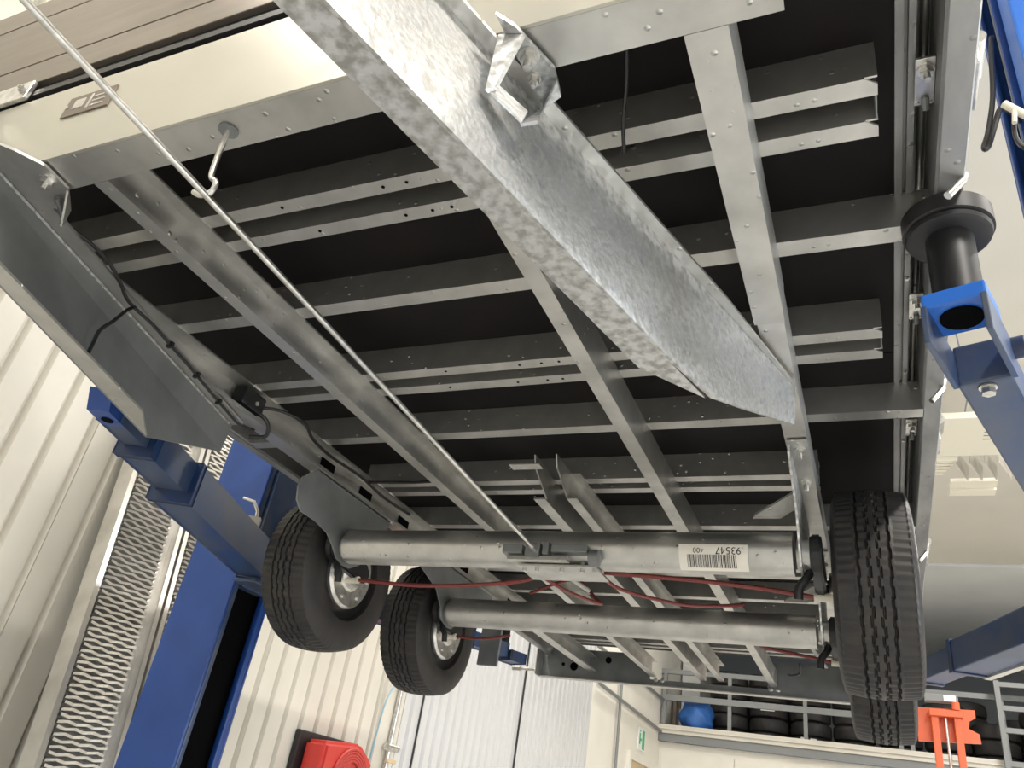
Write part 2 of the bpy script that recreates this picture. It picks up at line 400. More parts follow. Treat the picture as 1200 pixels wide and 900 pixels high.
# orange jack in front of it
jk = thing('orange_jack', (.85, 13.0, ZF), 'orange hydraulic jack frame with a yoke plate and chrome rod', 'jack')
YJ = 13.0
obj('mast', box(nb(), .66, .75, YJ, YJ + .12, ZF, 2.30, .01), M['orange'], jk)
obj('mast', box(nb(), .94, 1.03, YJ, YJ + .12, ZF, 2.30, .01), M['orange'], jk)
obj('cross_bar', box(nb(), .64, 1.05, YJ - .05, YJ + .15, 2.20, 2.29, .01), M['orange'], jk)
bm = nb(); prism(bm, [(.48, YJ + .16, 1.88), (.48, YJ + .16, 2.33), (1.22, YJ + .16, 2.35), (1.22, YJ + .16, 2.25), (1.14, YJ + .16, 2.20), (1.12, YJ + .16, 2.10), (1.24, YJ + .16, 2.04), (1.25, YJ + .16, 1.92)], (0, .05, 0))
obj('yoke_plate', bm, M['orange'], jk)
obj('piston_rod', cyl(nb(), (.84, YJ + .04, ZF), (.84, YJ + .04, 2.19), .02), M['zinc'], jk, True)
bm = nb(); box(bm, .60, 1.02, YJ, YJ + .15, 2.40, 2.50, .01); obj('head_box', bm, M['rail'], jk)
obj('head_label', box(nb(), .84, .99, YJ - .012, YJ - .001, 2.41, 2.49), M['paper'], jk)
obj('knob', cyl(nb(), (.98, YJ, 2.30), (.98, YJ, 2.40), .05), M['orange'], jk, True)

# ceiling luminaires
LN = ['behind the camera near the left wall', 'above the silver ramps', 'above the red hose reel', 'above the exit sign', 'behind the camera on the right', 'right of the trailer deck', 'right of the rear wheels', 'above the orange jack', 'behind the camera in the middle']
for i, (x, y) in enumerate(LAMPS):
    t = thing('ceiling_lamp', (x, y, ZC - .05), 'long white ceiling luminaire, %s' % LN[i], 'lamp', 'ceiling luminaires of the workshop')
    obj('lamp_body', box(nb(), x - .17, x + .17, y - .82, y + .82, ZC - .11, ZC - .052), M['rail'], t)
    obj('lamp_diffuser', box(nb(), x - .15, x + .15, y - .8, y + .8, ZC - .13, ZC - .111), M['lampglow'], t)
# unit heater hanging from the ceiling
ht = thing('unit_heater', (.9, 8.3, 4.1), 'cream box fan heater with angled louvre blades hanging under the ceiling', 'heater')
obj('heater_body', box(nb(), .3, 1.36, 7.74, 8.6, 4.10, 4.17, .01), M['heater'], ht)
for k in range(3): obj('print_line', box(nb(), 1.16, 1.33, 8.05 + .08 * k, 8.065 + .08 * k, 4.097, 4.0995), M['rail'], ht)
for k in range(4):
    bm = nb(); x = .92 + k * .135
    prism(bm, [(x, 8.62, 4.02), (x + .012, 8.62, 4.02), (x + .15, 8.98, 3.98), (x + .138, 8.98, 3.98)], (.03, .06, .20)); obj('louvre_blade', bm, M['alu'], ht)
for k in range(5): obj('grille_slat', box(nb(), .45, .95 - .03 * k, 8.62 + .08 * k, 8.67 + .08 * k, 4.06, 4.12), M['heater'], ht)
obj('outlet_plate', box(nb(), .92, 1.38, 9.22, 9.40, 4.08, 4.12), M['heater'], ht)
obj('outlet_plate', box(nb(), .92, 1.38, 9.42, 9.58, 4.06, 4.10), M['heater'], ht)
for x in (.5, 1.2): obj('hanger', cyl(nb(), (x, 8.3, 4.17), (x, 8.3, ZC - .03), .010), M['rail'], ht, True)
obj('heater_cable', tube(nb(), [(.98, 7.8, 4.17), (1.0, 7.4, 4.3), (.92, 7.0, 4.5), (.88, 6.9, 4.86)], .008, 6, 5), M['rail'], ht, True)

# ================================================================== LIFT
def column(side, label):
    s = side; x0 = -.98 + s * 1.68           # inner face plane
    t = thing('lift_column', (x0, 2.9, ZF), label, 'lift column', 'columns of the two-post lift')
    x1 = x0 + s * .32
    def bx(name, a, b, c, d, z0=ZF, z1=ZC - .3, mt='blue'):
        return obj(name, box(nb(), min(a, b), max(a, b), c, d, z0, z1, .006), M[mt], t)
    bx('front_plate', x0, x1, 2.72, 2.735)
    bx('front_lip', x0, x0 + s * .02, 2.736, 2.762, mt='blue_worn')
    bx('rear_plate', x0, x1, 2.975, 2.99)
    bx('rear_lip', x0, x0 + s * .02, 2.945, 2.974)
    bx('back_plate', x1 - s * .015, x1, 2.736, 2.974)
    bx('slot_shade', x0 + s * .05, x0 + s * .06, 2.74, 2.97, mt='dark')  # added black sheet standing in for the shade inside the column
    # carriage with arm hinges
    bx('carriage', x0 - s * .015, x0 + s * .045, 2.77, 2.94, .76, 1.35, 'blue_worn')
    bx('hinge_plate', x0 - s * .12, x0 + s * .02, 2.72, 3.02, .95, .97, 'blue_worn')
    bx('hinge_plate', x0 - s * .12, x0 + s * .02, 2.72, 3.02, .77, .79, 'blue_worn')
    bx('hinge_web', x0 - s * .03, x0 - s * .005, 2.74, 3.0, .79, .95, 'blue_dark')
    return t, x0
tl, xl = column(-1, 'blue lift column left of the trailer, beside the silver ramps')
tr, xr = column(1, 'blue lift column at the right edge, with hoses hanging on it')
bm = nb()
prism(bm, [(xl + .02, 2.96, 1.0), (xl + .16, 3.0, 1.0), (xl + .16, 3.0, 1.12), (xl + .10, 2.98, 1.22), (xl + .02, 2.96, 1.22)], (0, .05, 0))
obj('guard_plate', bm, M['blue_worn'], tl)
bm = nb(); tube(bm, [(xl + .03, 2.58, 1.12), (xl + .08, 2.60, 1.11), (xl + .10, 2.62, 1.07), (xl + .11, 2.63, .95)], .008, 8)
obj('locking_pin', bm, M['zinc'], tl, True)
bm = nb(); prism(bm, [(xl - .10, 2.42, .97), (xl + .16, 2.60, .97), (xl + .18, 2.57, .97), (xl - .08, 2.39, .97)], (0, 0, .05))
obj('lock_bar', bm, M['alu'], tl)
# right column: added box painting its lit face in brighter blue, bracket and hoses
obj('lit_face_box', box(nb(), xr + .02, xr + .9, 2.55, 2.70, 2.72, 3.9, .01), M['bluetop'], tr)
bm = nb(); 
for z in (2.62, 2.58): cyl(bm, (xr + .10, 2.52, z), (xr + .30, 2.52, z), .012)
box(bm, xr + .12, xr + .26, 2.53, 2.7, 2.50, 2.56)
obj('bracket', bm, M['bluetop'], tr, True)
tag(obj('hydraulic_hose', tube(nb(), [(.67, 2.71, 3.35), (.63, 2.62, 3.10), (.60, 2.60, 2.85), (.555, 2.58, 2.64), (.530, 2.58, 2.56), (.545, 2.58, 2.56), (.585, 2.58, 2.68), (.62, 2.60, 2.78), (.68, 2.71, 2.86)], .011, 8, 6), M['black'], smooth=True),
    'long black hose loop hanging beside the right lift column', 'hose')
tag(obj('hydraulic_hose', tube(nb(), [(.70, 2.712, 2.80), (.645, 2.54, 2.66), (.625, 2.52, 2.54), (.64, 2.52, 2.47), (.68, 2.52, 2.46), (.72, 2.54, 2.54), (.74, 2.712, 2.70)], .009, 8, 6), M['black'], smooth=True),
    'short black hose loop nearest the right lift column', 'hose')
hj = thing('hose_joint', (.645, 2.475, 2.55), 'light metal hose joint clipped on the right lift column', 'fitting')
obj('body', cyl(nb(), (.60, 2.47, 2.66), (.69, 2.48, 2.55), .015), M['heater'], hj, True)
obj('branch', cyl(nb(), (.63, 2.47, 2.62), (.62, 2.47, 2.55), .009), M['heater'], hj, True)
tag(obj('conduit', tube(nb(), [(.79, 2.70, 2.60), (.79, 2.70, 2.30), (.79, 2.70, 1.9)], .012, 8, 4), M['rail'], smooth=True),
    'thin grey conduit running down the right lift column', 'conduit')

def arm(p0, p1, secs, label, z0, pad=None):
    """swing arm: tip p0 towards hinge p1; secs = [(from, to, width, zlow, zhigh)] along the length"""
    p0 = Vector((*p0, 0)); p1 = Vector((*p1, 0)); d = (p1 - p0).normalized(); a = Vector((-d.y, d.x, 0)); up = Vector((0, 0, 1))
    L = (p1 - p0).length
    t = thing('lift_arm', (p0.x, p0.y, z0), label, 'lift arm', 'swing arms of the two-post lift')
    nm = ['inner_tube', 'middle_tube', 'outer_tube']
    for i, (f, g, w, zl, zh) in enumerate(secs):
        c = p0 + d * (f + g) / 2 * L + up * (zl + zh) / 2
        obj(nm[i], obox(nb(), c, d, a, up, (g - f) * L, w, zh - zl, .006), M['blue_worn'], t)
        cc = p0 + d * f * L + up * (zl + zh) / 2
        if i: obj('collar', obox(nb(), cc, d, a, up, .03, w + .012, zh - zl + .012, .003), M['blue_dark'], t)
    return t, p0, d, a
# front right arm with the round pad
ta, p0, d, a = arm((.178, 1.27), (.66, 2.78), [(.07, 1.0, .088, .80, .885)], 'blue lift arm with a round black rubber pad under the right front of the trailer', .8)
up = Vector((0, 0, 1)); c = Vector((.178, 1.27, 0))
obj('pad_socket', obox(nb(), c + up * .885 + d * .0, d, a, up, .10, .10, .03, .004), M['bluetop'], ta)
bm = nb(); obox(bm, c + up * .835 + d * .03 + a * .046, d, a, up, .17, .010, .075, .002); obox(bm, c + up * .835 + d * .03 - a * .046, d, a, up, .17, .010, .075, .002)
obj('fork_plate', bm, M['blue_worn'], ta)
obj('socket_hole', cyl(nb(), c + up * .866, c + up * .8695, .034), M['dark'], ta)
obj('pad_stem', cyl(nb(), c + up * .90, c + up * 1.055, .040, n=32), M['black'], ta, True)
bm = nb(); lathe(bm, [(1.040, .062), (1.044, .070), (1.052, .072), (1.056, .060)], (c.x, c.y, 0), 'z', 40); obj('pad_dish', bm, M['black'], ta, True)
bm = nb(); lathe(bm, [(1.056, .070), (1.058, .076), (1.092, .076), (1.096, .070), (1.0965, .05)], (c.x, c.y, 0), 'z', 48)
obj('rubber_pad', bm, M['rubber'], ta, True)
bm = nb(); hexbolt(bm, c + d * .13 + up * .799, -up, .012, .012, 0); obj('stop_bolt', bm, M['zinc'], ta)
bm = nb(); cyl(bm, c + d * .12 - a * .05 + up * .86, c + d * .12 - a * .07 + up * .86, .02); obj('side_stop', bm, M['blue_dark'], ta, True)
# front left arm: three telescoping tubes
tb, p0, d, a = arm((-2.02, 1.34), (-2.62, 2.85), [(.03, .28, .075, .86, .92), (.15, .50, .115, .835, .935), (.34, .93, .145, .80, .94)], 'blue telescopic lift arm reaching under the left front of the trailer, beside the ramps', .8)
c = p0 + up * .885
bm = nb(); prism(bm, [c - a * .035 - up * .03 - d * .02, c - a * .035 + up * .03 - d * .05, c + a * .035 + up * .03 - d * .05, c + a * .035 - up * .03 - d * .02], d * .10)
obj('tip_fork', bm, M['blue'], tb)
obj('pin_hole', cyl(nb(), c + d * .04 - up * .0305, c + d * .04 - up * .0325, .018), M['dark'], tb)
# rear right arm
tc_, p0, d, a = arm((.10, 4.50), (.66, 3.0), [(.02, .40, .075, .86, .93), (.22, .70, .105, .845, .94), (.45, .95, .135, .825, .95)], 'blue telescopic lift arm reaching under the right rear of the trailer', .82)
c = p0 + up * .93
obj('pad_stem', cyl(nb(), c + d * .06, c + d * .06 + up * .12, .035), M['black'], tc_, True)
obj('rubber_pad', cyl(nb(), c + d * .06 + up * .12, c + d * .06 + up * .165, .07, n=32), M['rubber'], tc_, True)
obj('edge_rail', obox(nb(), p0 + d * .95 + a * .08 + up * .822, d, a, up, .5, .03, .012), M['alu'], tc_)
# rear left arm, seen end-on behind the second tyre
td, p0, d, a = arm((-2.02, 4.42), (-2.62, 3.0), [(.02, .40, .075, .86, .93), (.22, .70, .105, .845, .94), (.45, .95, .135, .825, .95)], 'blue lift arm seen end-on behind the second left tyre', .82)
c = p0 + up * .93
obj('pad_stem', cyl(nb(), c + d * .04, c + d * .04 + up * .12, .03), M['black'], td, True)
obj('rubber_pad', cyl(nb(), c + d * .04 + up * .12, c + d * .04 + up * .165, .07, n=32), M['rubber'], td, True)
obj('tip_block', obox(nb(), p0 + up * .87 - d * .04, d, a, up, .12, .12, .05, .006), M['blue_dark'], td)

# ================================================================== LOADING RAMPS leaning on the left wall
def ramp(yb, lab, w):
    lean = Vector((-.2, .065, 1.0)); zb = -1.45
    xb = -3.52 + .2 * .6 + .2 * 1.45 - .1
    t = thing('loading_ramp', (xb, yb, ZF), lab, 'ramp', 'aluminium loading ramps leaning on the left wall')
    Lz = 3.45; base = Vector((xb, yb, zb)); v = lean * Lz
    def pr(name, a, b, x0, x1, mt):
        bm = nb(); prism(bm, [base + Vector((x0, a, 0)), base + Vector((x0, b, 0)), base + Vector((x1, b, 0)), base + Vector((x1, a, 0))], v)
        return obj(name, bm, M[mt], t)
    pr('side_rail', 0, .03, -.05, .055, 'alu'); pr('side_rail', w - .03, w, -.05, .055, 'alu')
    pr('rail_flange', .03, .07, .0, .008, 'alu'); pr('rail_flange', w - .07, w - .03, .0, .008, 'alu')
    # serrated grip planks: wavy raised teeth in rows
    np_ = 3; pw = (w - .14) / np_
    for i in range(np_):
        bm = nb(); nrow = 128
        ya = .07 + i * pw; yb_ = ya + pw
        for rI in range(nrow):
            s0 = Lz * rI / nrow; h = Lz / nrow
            nseg = 4; off = (rI % 2) * .5
            pts = []
            for q in range(nseg + 1):
                f = q / nseg
                zz = .5 + .42 * math.cos(math.pi * 2 * (f + off))
                pts.append((ya + (yb_ - ya) * f, zz))
            T = [bm.verts.new(base + lean * (s0 + h * (.15 + .35 * p[1])) + Vector((.018 + .010 * p[1], p[0], 0))) for p in pts]
            U = [bm.verts.new(base + lean * (s0 + h * (.62 + .35 * p[1])) + Vector((.022 + .010 * p[1], p[0], 0))) for p in pts]
            B0 = [bm.verts.new(base + lean * (s0 + h * .02) + Vector((-.004, p[0], 0))) for p in pts]
            for q in range(nseg):
                bm.faces.new((B0[q], B0[q + 1], T[q + 1], T[q])); bm.faces.new((T[q], T[q + 1], U[q + 1], U[q]))
        obj('grip_plank', bm, M['alu'], t, kind='stuff')
    pr('back_sheet', .07, w - .07, -.012, -.006, 'galv_dull')
    for k in range(6):
        z = .1 + k * .6
        bm = nb(); q = base + lean * z; box(bm, q.x - .05, q.x - .02, q.y + .03, q.y + w - .03, q.z, q.z + .04); obj('cross_rung', bm, M['alu'], t)
    return t
ramp(2.61, 'aluminium loading ramp with serrated grip planks, nearer of the two leaning on the wall', .46)
ramp(3.09, 'aluminium loading ramp with serrated grip planks, next to the blue lift column', .46)

# ================================================================== TRAILER
T = thing('trailer', (-.98, 2.7, .5), 'galvanised tandem-axle flatbed trailer raised on the lift, seen from below', 'trailer')
def P(name, bm, mt, parent=T, smooth=False, label=None, kind=None):
    return obj(name, bm, M[mt] if isinstance(mt, str) else mt, parent, smooth, label=label, kind=kind)
ZR, ZJ, ZP = 1.0, 1.10, 1.186    # bottoms of beams, of joists, of plywood
CX = -.98
YB0, YB1 = .62, 5.46
# plywood deck (sheets)
for y0, y1 in ((.66, 1.86), (1.865, 3.07), (3.075, 4.28), (4.285, 5.44)):
    P('plywood_sheet', box(nb(), -2.06, .10, y0, y1, ZP, ZP + .02), 'ply')
# longitudinal beams (C sections)
def cbeam(name, x, w, y0, y1, web_right, z0=ZR, z1=ZJ, t=.005, mt='galv', top=True, lip=True):
    """x = outer corner, flange runs inwards by w"""
    s = -1 if web_right else 1
    prof = [(x, z0), (x + s * w, z0), (x + s * w, z0 + .012), (x + s * (w - t), z0 + .012), (x + s * (w - t), z0 + t), (x + s * t, z0 + t), (x + s * t, z1 - t)]
    prof += [(x + s * w, z1 - t), (x + s * w, z1), (x, z1)]
    bm = nb(); prism(bm, [(a_, y0, b_) for a_, b_ in prof], (0, y1 - y0, 0))
    return P(name, bm, mt)
cbeam('chassis_beam', -.124, .062, .693, 1.42, True)
cbeam('chassis_beam', -.126, .055, 1.42, 5.40, True, z0=1.004)
cbeam('chassis_beam', -1.836, .062, .693, 5.40, False)
cbeam('inner_beam', -1.392, .040, .693, 5.40, False)
cbeam('inner_beam', -.578, .043, .693, 5.40, True)
# twin stub beams over the axles
cbeam('stub_beam', -1.018, .043, 2.35, 5.38, True)
cbeam('stub_beam', -.937, .038, 2.35, 5.36, False)
bm = nb(); prism(bm, [(-1.015, 2.35, 1.0), (-1.015, 2.22, 1.06), (-1.015, 2.20, 1.10), (-1.015, 2.35, 1.10)], (.005, 0, 0)); box(bm, -1.085, -.975, 2.16, 2.20, 1.045, 1.05)
P('stub_bracket', bm, 'galv')
bm = nb(); prism(bm, [(-.937, 2.35, 1.0), (-.937, 2.35, 1.10), (-.937, 2.20, 1.10), (-.937, 2.22, 1.06)], (.005, 0, 0)); P('stub_bracket', bm, 'galv')

# joists
def joist(y, w, x0, x1, cham=True, t=.004):
    bm = nb()
    box(bm, x0, x1, y, y + t, ZJ + t, ZP - t)                       # web (faces the front)
    if cham: prism(bm, [(x0 + .02, y, ZJ), (x1 - .02, y, ZJ), (x1, y + .014, ZJ), (x1, y + w, ZJ), (x0, y + w, ZJ), (x0, y + .014, ZJ)], (0, 0, t))
    else: box(bm, x0, x1, y, y + w, ZJ, ZJ + t)
    box(bm, x0, x1, y, y + w, ZP - t, ZP - .0005)           # top flange
    return bm
holes = nb()
def pair(y, w=.040, gap=.088):
    xe = .068 if not 2.2 < y < 4 else -.124; xs = 2 * CX - xe
    P('cross_member', joist(y, w, xs, xe), 'galv')
    bm = joist(y + gap, w, xs, xe); P('cross_member', bm, 'galv')
    P('end_plate', box(nb(), xe - .004, xe - .001, y + w, y + gap, ZJ + .002, ZP), 'galv_dull')
def single(y, w=.045): P('cross_member', joist(y, w, -2.125, .165, False), 'galv')
for y in (.917, 1.622, 2.408, 3.36, 4.14, 4.86): pair(y, .036 if y < 1 else .040, .088 if y != 3.36 else .10)
for y in (1.28, 2.015, 2.86, 3.82, 4.58): single(y)
for y, w in ((.917, .036), (1.622, .04)):
    for yy in (y + w / 2, y + .088 + w / 2):
        for x in (-1.10, -.86, -.80, -1.42, -.72):
            xx = x + random.uniform(-.03, .03); cyl(holes, (xx, yy, ZJ - .0003), (xx, yy, ZJ - .0012), .004, n=10)
P('drill_hole', holes, 'dark', kind='stuff')

# side rims (extruded profile, right and mirrored left)
prof = [(.099, 1.180), (.112, 1.180), (.113, 1.192), (.118, 1.192), (.119, 1.180), (.130, 1.180), (.132, 1.262), (.160, 1.262), (.158, 1.105), (.162, 1.10), (.202, 1.10), (.205, 1.105),
        (.205, 1.34), (.198, 1.34), (.198, 1.29), (.099, 1.29)]
for s in (1, -1):
    bm = nb(); prism(bm, [((x if s > 0 else 2 * CX - x), YB0, z) for x, z in prof], (0, YB1 - YB0, 0))
    P('side_rim', bm, 'galv_mid')
    bm = nb(); f = (lambda x: x) if s > 0 else (lambda x: 2 * CX - x)
    box(bm, min(f(.163), f(.201)), max(f(.163), f(.201)), YB0, YB1, 1.0975, 1.0995); P('rim_lip', bm, 'galv_mid')
    for z0, z1 in ((1.345, 1.50), (1.505, 1.66)):
        P('dropside_plank', box(nb(), min(f(.206), f(.226)), max(f(.206), f(.226)), YB0, YB1, z0, z1, .002), 'alu_board')
    P('dropside_seal', box(nb(), min(f(.2055), f(.214)), max(f(.2055), f(.214)), YB0, YB1, 1.20, 1.344), 'black')
    for k in range(12):
        y = .75 + k * .4
        bm = nb(); hexbolt(bm, (f(.124), y, 1.18), (0, 0, -1), .004, .003, 0); P('rivet', bm, 'zinc')
# tie rod, latch plates, hooks and hinges on the right rim
P('tension_rod', cyl(nb(), (.150, YB0, 1.255), (.150, 5.4, 1.255), .007, n=12), 'galv', smooth=True)
for y in (1.0, 1.64, 2.24, 3.3):
    bm = nb(); box(bm, .128, .158, y - .045, y + .05, 1.165, 1.170, .001)
    lp = P('latch_plate', bm, 'zinc')
    bm = nb(); hexbolt(bm, (.144, y - .022, 1.165), (0, 0, -1), .011, .010, .012); P('latch_bolt', bm, 'zinc', lp)
    bm = nb(); tube(bm, [(.144, y + .03, 1.21), (.144, y + .035, 1.16), (.144, y + .05, 1.15)], .006, 8); P('latch_pin', bm, 'galv_dull', lp, True)
    bm = nb(); cyl(bm, (.133, y + .045, 1.165), (.133, y + .045, 1.162), .003, n=10); cyl(bm, (.153, y + .045, 1.165), (.153, y + .045, 1.162), .003, n=10); P('latch_screw', bm, 'zinc', lp)
for y in (1.17, 1.90, 3.10, 4.2):
    P('tie_hook', tube(nb(), [(.208, y + .035, 1.135), (.200, y, 1.09), (.172, y - .005, 1.055)], .0075, 10), 'zinc', smooth=True)
for y in (1.02, 1.62, 2.36, 3.4):
    hh = P('hinge', box(nb(), .207, .222, y - .04, y + .06, 1.16, 1.30, .003), 'zinc')
    P('hinge_barrel', cyl(nb(), (.224, y - .03, 1.235), (.224, y + .05, 1.235), .016, n=16), 'zinc', hh, True)

# front beam
bm = nb()
xa, xb_ = 2 * CX + .05 - .0, -.05
prism(bm, [(xa, .618, 1.0), (xb_ - .10, .618, 1.0), (xb_ - .04, .618, 1.0), (xb_, .645, 1.0), (xb_, .692, 1.0), (xa, .692, 1.0)], (0, 0, .006))
P('front_beam_flange', bm, 'galv')
P('front_beam_web', box(nb(), -2.16, .20, .612, .618, 1.0, 1.236, .001), 'galv_lit')
P('front_gap_shade', box(nb(), -2.16, .20, .625, .640, 1.236, 1.312), 'black')  # black strips painting the shaded gap below the headboard
P('front_gap_shade', box(nb(), -2.16, .20, .612, .624, 1.258, 1.276), 'black')
for z0, z1 in ((1.312, 1.398), (1.403, 1.620), (1.625, 1.715)):
    P('headboard_plank', box(nb(), -2.16, .20, .612, .634, z0, z1, .002), 'alu_board')
# type plate on the front beam
tp = P('type_plate', box(nb(), -1.475, -1.335, .6085, .6115, 1.125, 1.185), 'plate_brown')
bm = nb()
box(bm, -1.45, -1.42, .6075, .6086, 1.145, 1.172); box(bm, -1.405, -1.399, .6075, .6086, 1.135, 1.178)
for k in range(3): box(bm, -1.392, -1.355, .6075, .6086, 1.137 + .014 * k, 1.141 + .014 * k)
P('plate_mark', bm, 'galv', tp)
bm = nb(); cyl(bm, (-1.342, .6085, 1.155), (-1.342, .6065, 1.155), .004, n=10); cyl(bm, (-1.468, .6085, 1.155), (-1.468, .6065, 1.155), .004, n=10); P('plate_rivet', bm, 'zinc', tp)
# latch at the front left corner
lt = P('corner_latch', box(nb(), -1.95, -1.66, .600, .611, 1.243, 1.30, .002), 'zinc')
bm = nb(); hexbolt(bm, (-1.68, .60, 1.272), (0, -1, 0), .009, .006, .004); P('latch_screw', bm, 'zinc', lt)
bm = nb(); tube(bm, [(-1.80, .59, 1.29), (-1.79, .575, 1.25), (-1.795, .57, 1.215)], .010, 10); cyl(bm, (-1.83, .575, 1.205), (-1.74, .575, 1.20), .018, n=16); P('latch_hook', bm, 'zinc', lt, True)
# rear beam
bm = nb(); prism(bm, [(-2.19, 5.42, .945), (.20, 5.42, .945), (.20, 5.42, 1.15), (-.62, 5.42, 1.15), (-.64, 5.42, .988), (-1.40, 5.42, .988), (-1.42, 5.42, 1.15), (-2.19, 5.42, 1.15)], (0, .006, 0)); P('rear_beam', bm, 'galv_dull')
P('rear_beam_flange', box(nb(), -2.19, .20, 5.37, 5.428, .938, .945), 'galv')
P('rear_beam_end', box(nb(), -2.196, -2.19, 5.30, 5.43, .938, 1.15), 'galv')
rb = P('rear_stub_bolt', cyl(nb(), (-2.36, 5.40, .985), (-2.197, 5.40, .985), .012, n=14), 'zinc', smooth=True)
P('bolt_head', cyl(nb(), (-2.41, 5.40, .985), (-2.345, 5.40, .985), .02, n=6), 'zinc', rb)
P('drain_hole', cyl(nb(), (-1.95, 5.4195, 1.03), (-1.95, 5.415, 1.03), .028, n=20), 'dark')
P('drain_hole', cyl(nb(), (-2.03, 5.4195, 1.04), (-2.03, 5.415, 1.04), .012, n=20), 'dark')
P('drain_hole', cyl(nb(), (-1.70, 5.4195, 1.09), (-1.70, 5.415, 1.09), .022, n=20), 'dark')
for x in (-1.36, -.62):
    for q in (0, .045):
        bm = nb(); lathe(bm, [(5.419, .014), (5.413, .014), (5.409, .008)], (x + q, 0, .985), 'y', 16); P('rear_bolt', bm, 'zinc', smooth=True)

# drawbar arms
def XR(y): return -.128 + (y - 1.67) * .270           # lower corner of the right arm
def XT(y): return XR(y) - .052 * (1.67 - y) / .97         # its upper bend, the web leans a little
y0 = .06
def sheet(rows, dx, dz=0):
    bm = nb(); A = [[bm.verts.new(p) for p in r] for r in rows]; B = [[bm.verts.new((p[0] + dx, p[1], p[2] + dz)) for p in r] for r in rows]
    m_, n_ = len(rows), len(rows[0])
    for i in range(m_ - 1):
        for j in range(n_ - 1):
            bm.faces.new((A[i][j], A[i][j + 1], A[i + 1][j + 1], A[i + 1][j])); bm.faces.new((B[i][j], B[i + 1][j], B[i + 1][j + 1], B[i][j + 1]))
    for i in range(m_ - 1):
        bm.faces.new((A[i][0], A[i + 1][0], B[i + 1][0], B[i][0])); bm.faces.new((A[i][-1], B[i][-1], B[i + 1][-1], A[i + 1][-1]))
    for j in range(n_ - 1):
        bm.faces.new((A[0][j], B[0][j], B[0][j + 1], A[0][j + 1])); bm.faces.new((A[-1][j], A[-1][j + 1], B[-1][j + 1], B[-1][j]))
    return bm
rows = []
for i in range(13):
    y = y0 + (1.67 - y0) * i / 12
    zb = .738 if y <= 1.274 else .738 + (y - 1.274) / .396 * .150
    rows.append([(XR(y) + (XT(y) - XR(y)) * f - .012 * (1 - f) ** 6 * (1 if y < 1.2 else .3), y, zb + (.994 - zb) * f) for f in (0, .02, .06, .2, .5, .8, 1)])
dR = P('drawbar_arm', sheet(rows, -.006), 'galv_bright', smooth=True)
bm = nb(); prism(bm, [(XR(y0) - .0185, y0, .7385), (XR(1.268) - .0185, 1.268, .7385), (XR(1.15) - .082, 1.145, .7385), (XR(y0) - .062, y0, .7385)], (0, 0, .006)); P('lower_flange', bm, 'galv_bright', dR)
bm = nb(); prism(bm, [(XT(y0) + .001, y0, .988), (XT(1.67) + .001, 1.67, .988), (XT(1.67) + .004, 1.67, .988), (XT(1.3) + .024, 1.3, .988), (XT(y0) + .030, y0, .988)], (0, 0, .006)); P('upper_flange', bm, 'galv', dR)
# bolted bracket on the right arm
br = P('arm_bracket', prism(nb(), [(-.428, .575, .986), (-.408, .602, .986), (-.378, .684, .986), (-.385, .735, .986), (-.42, .75, .986)], (0, 0, .007)), 'galv_bright')
bm = nb(); prism(bm, [(-.436, .605, .985), (-.402, .615, .985), (-.418, .60, .86), (-.428, .595, .85)], (.002, .006, 0)); P('bracket_gusset', bm, 'galv_bright', br)
bm = nb(); prism(bm, [(-.42, .745, .985), (-.380, .70, .985), (-.373, .656, .842), (-.391, .642, .826)], (-.002, .006, 0)); P('bracket_gusset', bm, 'galv_bright', br)
bm = nb(); prism(bm, [(-.426, .600, .852), (-.391, .642, .826), (-.396, .66, .87), (-.425, .62, .885)], (.002, 0, .002)); P('bracket_lip', bm, 'galv_bright', br)
bm = nb(); hexbolt(bm, (-.406, .652, .986), (0, 0, -1), .013, .011, .014); P('bracket_bolt', bm, 'zinc', br)
bm = nb(); hexbolt(bm, (-.412, .690, .986), (0, 0, -1), .008, .010, .008); P('bracket_bolt', bm, 'zinc', br)
# left arm (opens inwards: flange, inner face of web, upper flange)
def LXb(y): return -1.725 + (y - 1.288) * -.300      # bottom corner
def LXt(y): return -1.876 + (y - 1.683) * -.29       # top corner
yl = .06
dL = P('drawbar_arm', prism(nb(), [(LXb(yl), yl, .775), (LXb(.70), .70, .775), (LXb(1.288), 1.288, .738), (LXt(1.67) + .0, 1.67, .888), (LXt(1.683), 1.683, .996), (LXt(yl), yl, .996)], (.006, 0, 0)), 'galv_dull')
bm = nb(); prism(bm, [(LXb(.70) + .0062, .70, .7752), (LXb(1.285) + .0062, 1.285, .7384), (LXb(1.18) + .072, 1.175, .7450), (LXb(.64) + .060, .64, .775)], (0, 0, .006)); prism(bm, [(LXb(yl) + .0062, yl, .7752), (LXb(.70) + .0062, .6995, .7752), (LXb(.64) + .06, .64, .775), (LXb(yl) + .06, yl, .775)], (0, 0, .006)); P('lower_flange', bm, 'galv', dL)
bm = nb(); prism(bm, [(LXt(yl) + .0062, yl, .9895), (LXt(1.683) + .0062, 1.683, .9895), (LXt(1.683) + .05, 1.683, .990), (LXt(yl) + .055, yl, .990)], (0, 0, .006)); P('upper_flange', bm, 'galv', dL)
bl = P('arm_bracket', prism(nb(), [(-1.53, .50, .990), (-1.471, .571, .990), (-1.443, .62, .990), (-1.452, .683, .990), (-1.514, .739, .990), (-1.57, .70, .990)], (0, 0, .006)), 'galv')
bm = nb(); hexbolt(bm, (-1.474, .65, .990), (0, 0, -1), .013, .010, .012); P('bracket_bolt', bm, 'zinc', bl)
bm = nb(); prism(bm, [(-1.515, .735, .989), (-1.455, .682, .989), (-1.515, .735, .95)], (0, .005, 0)); P('bracket_gusset', bm, 'galv', bl)
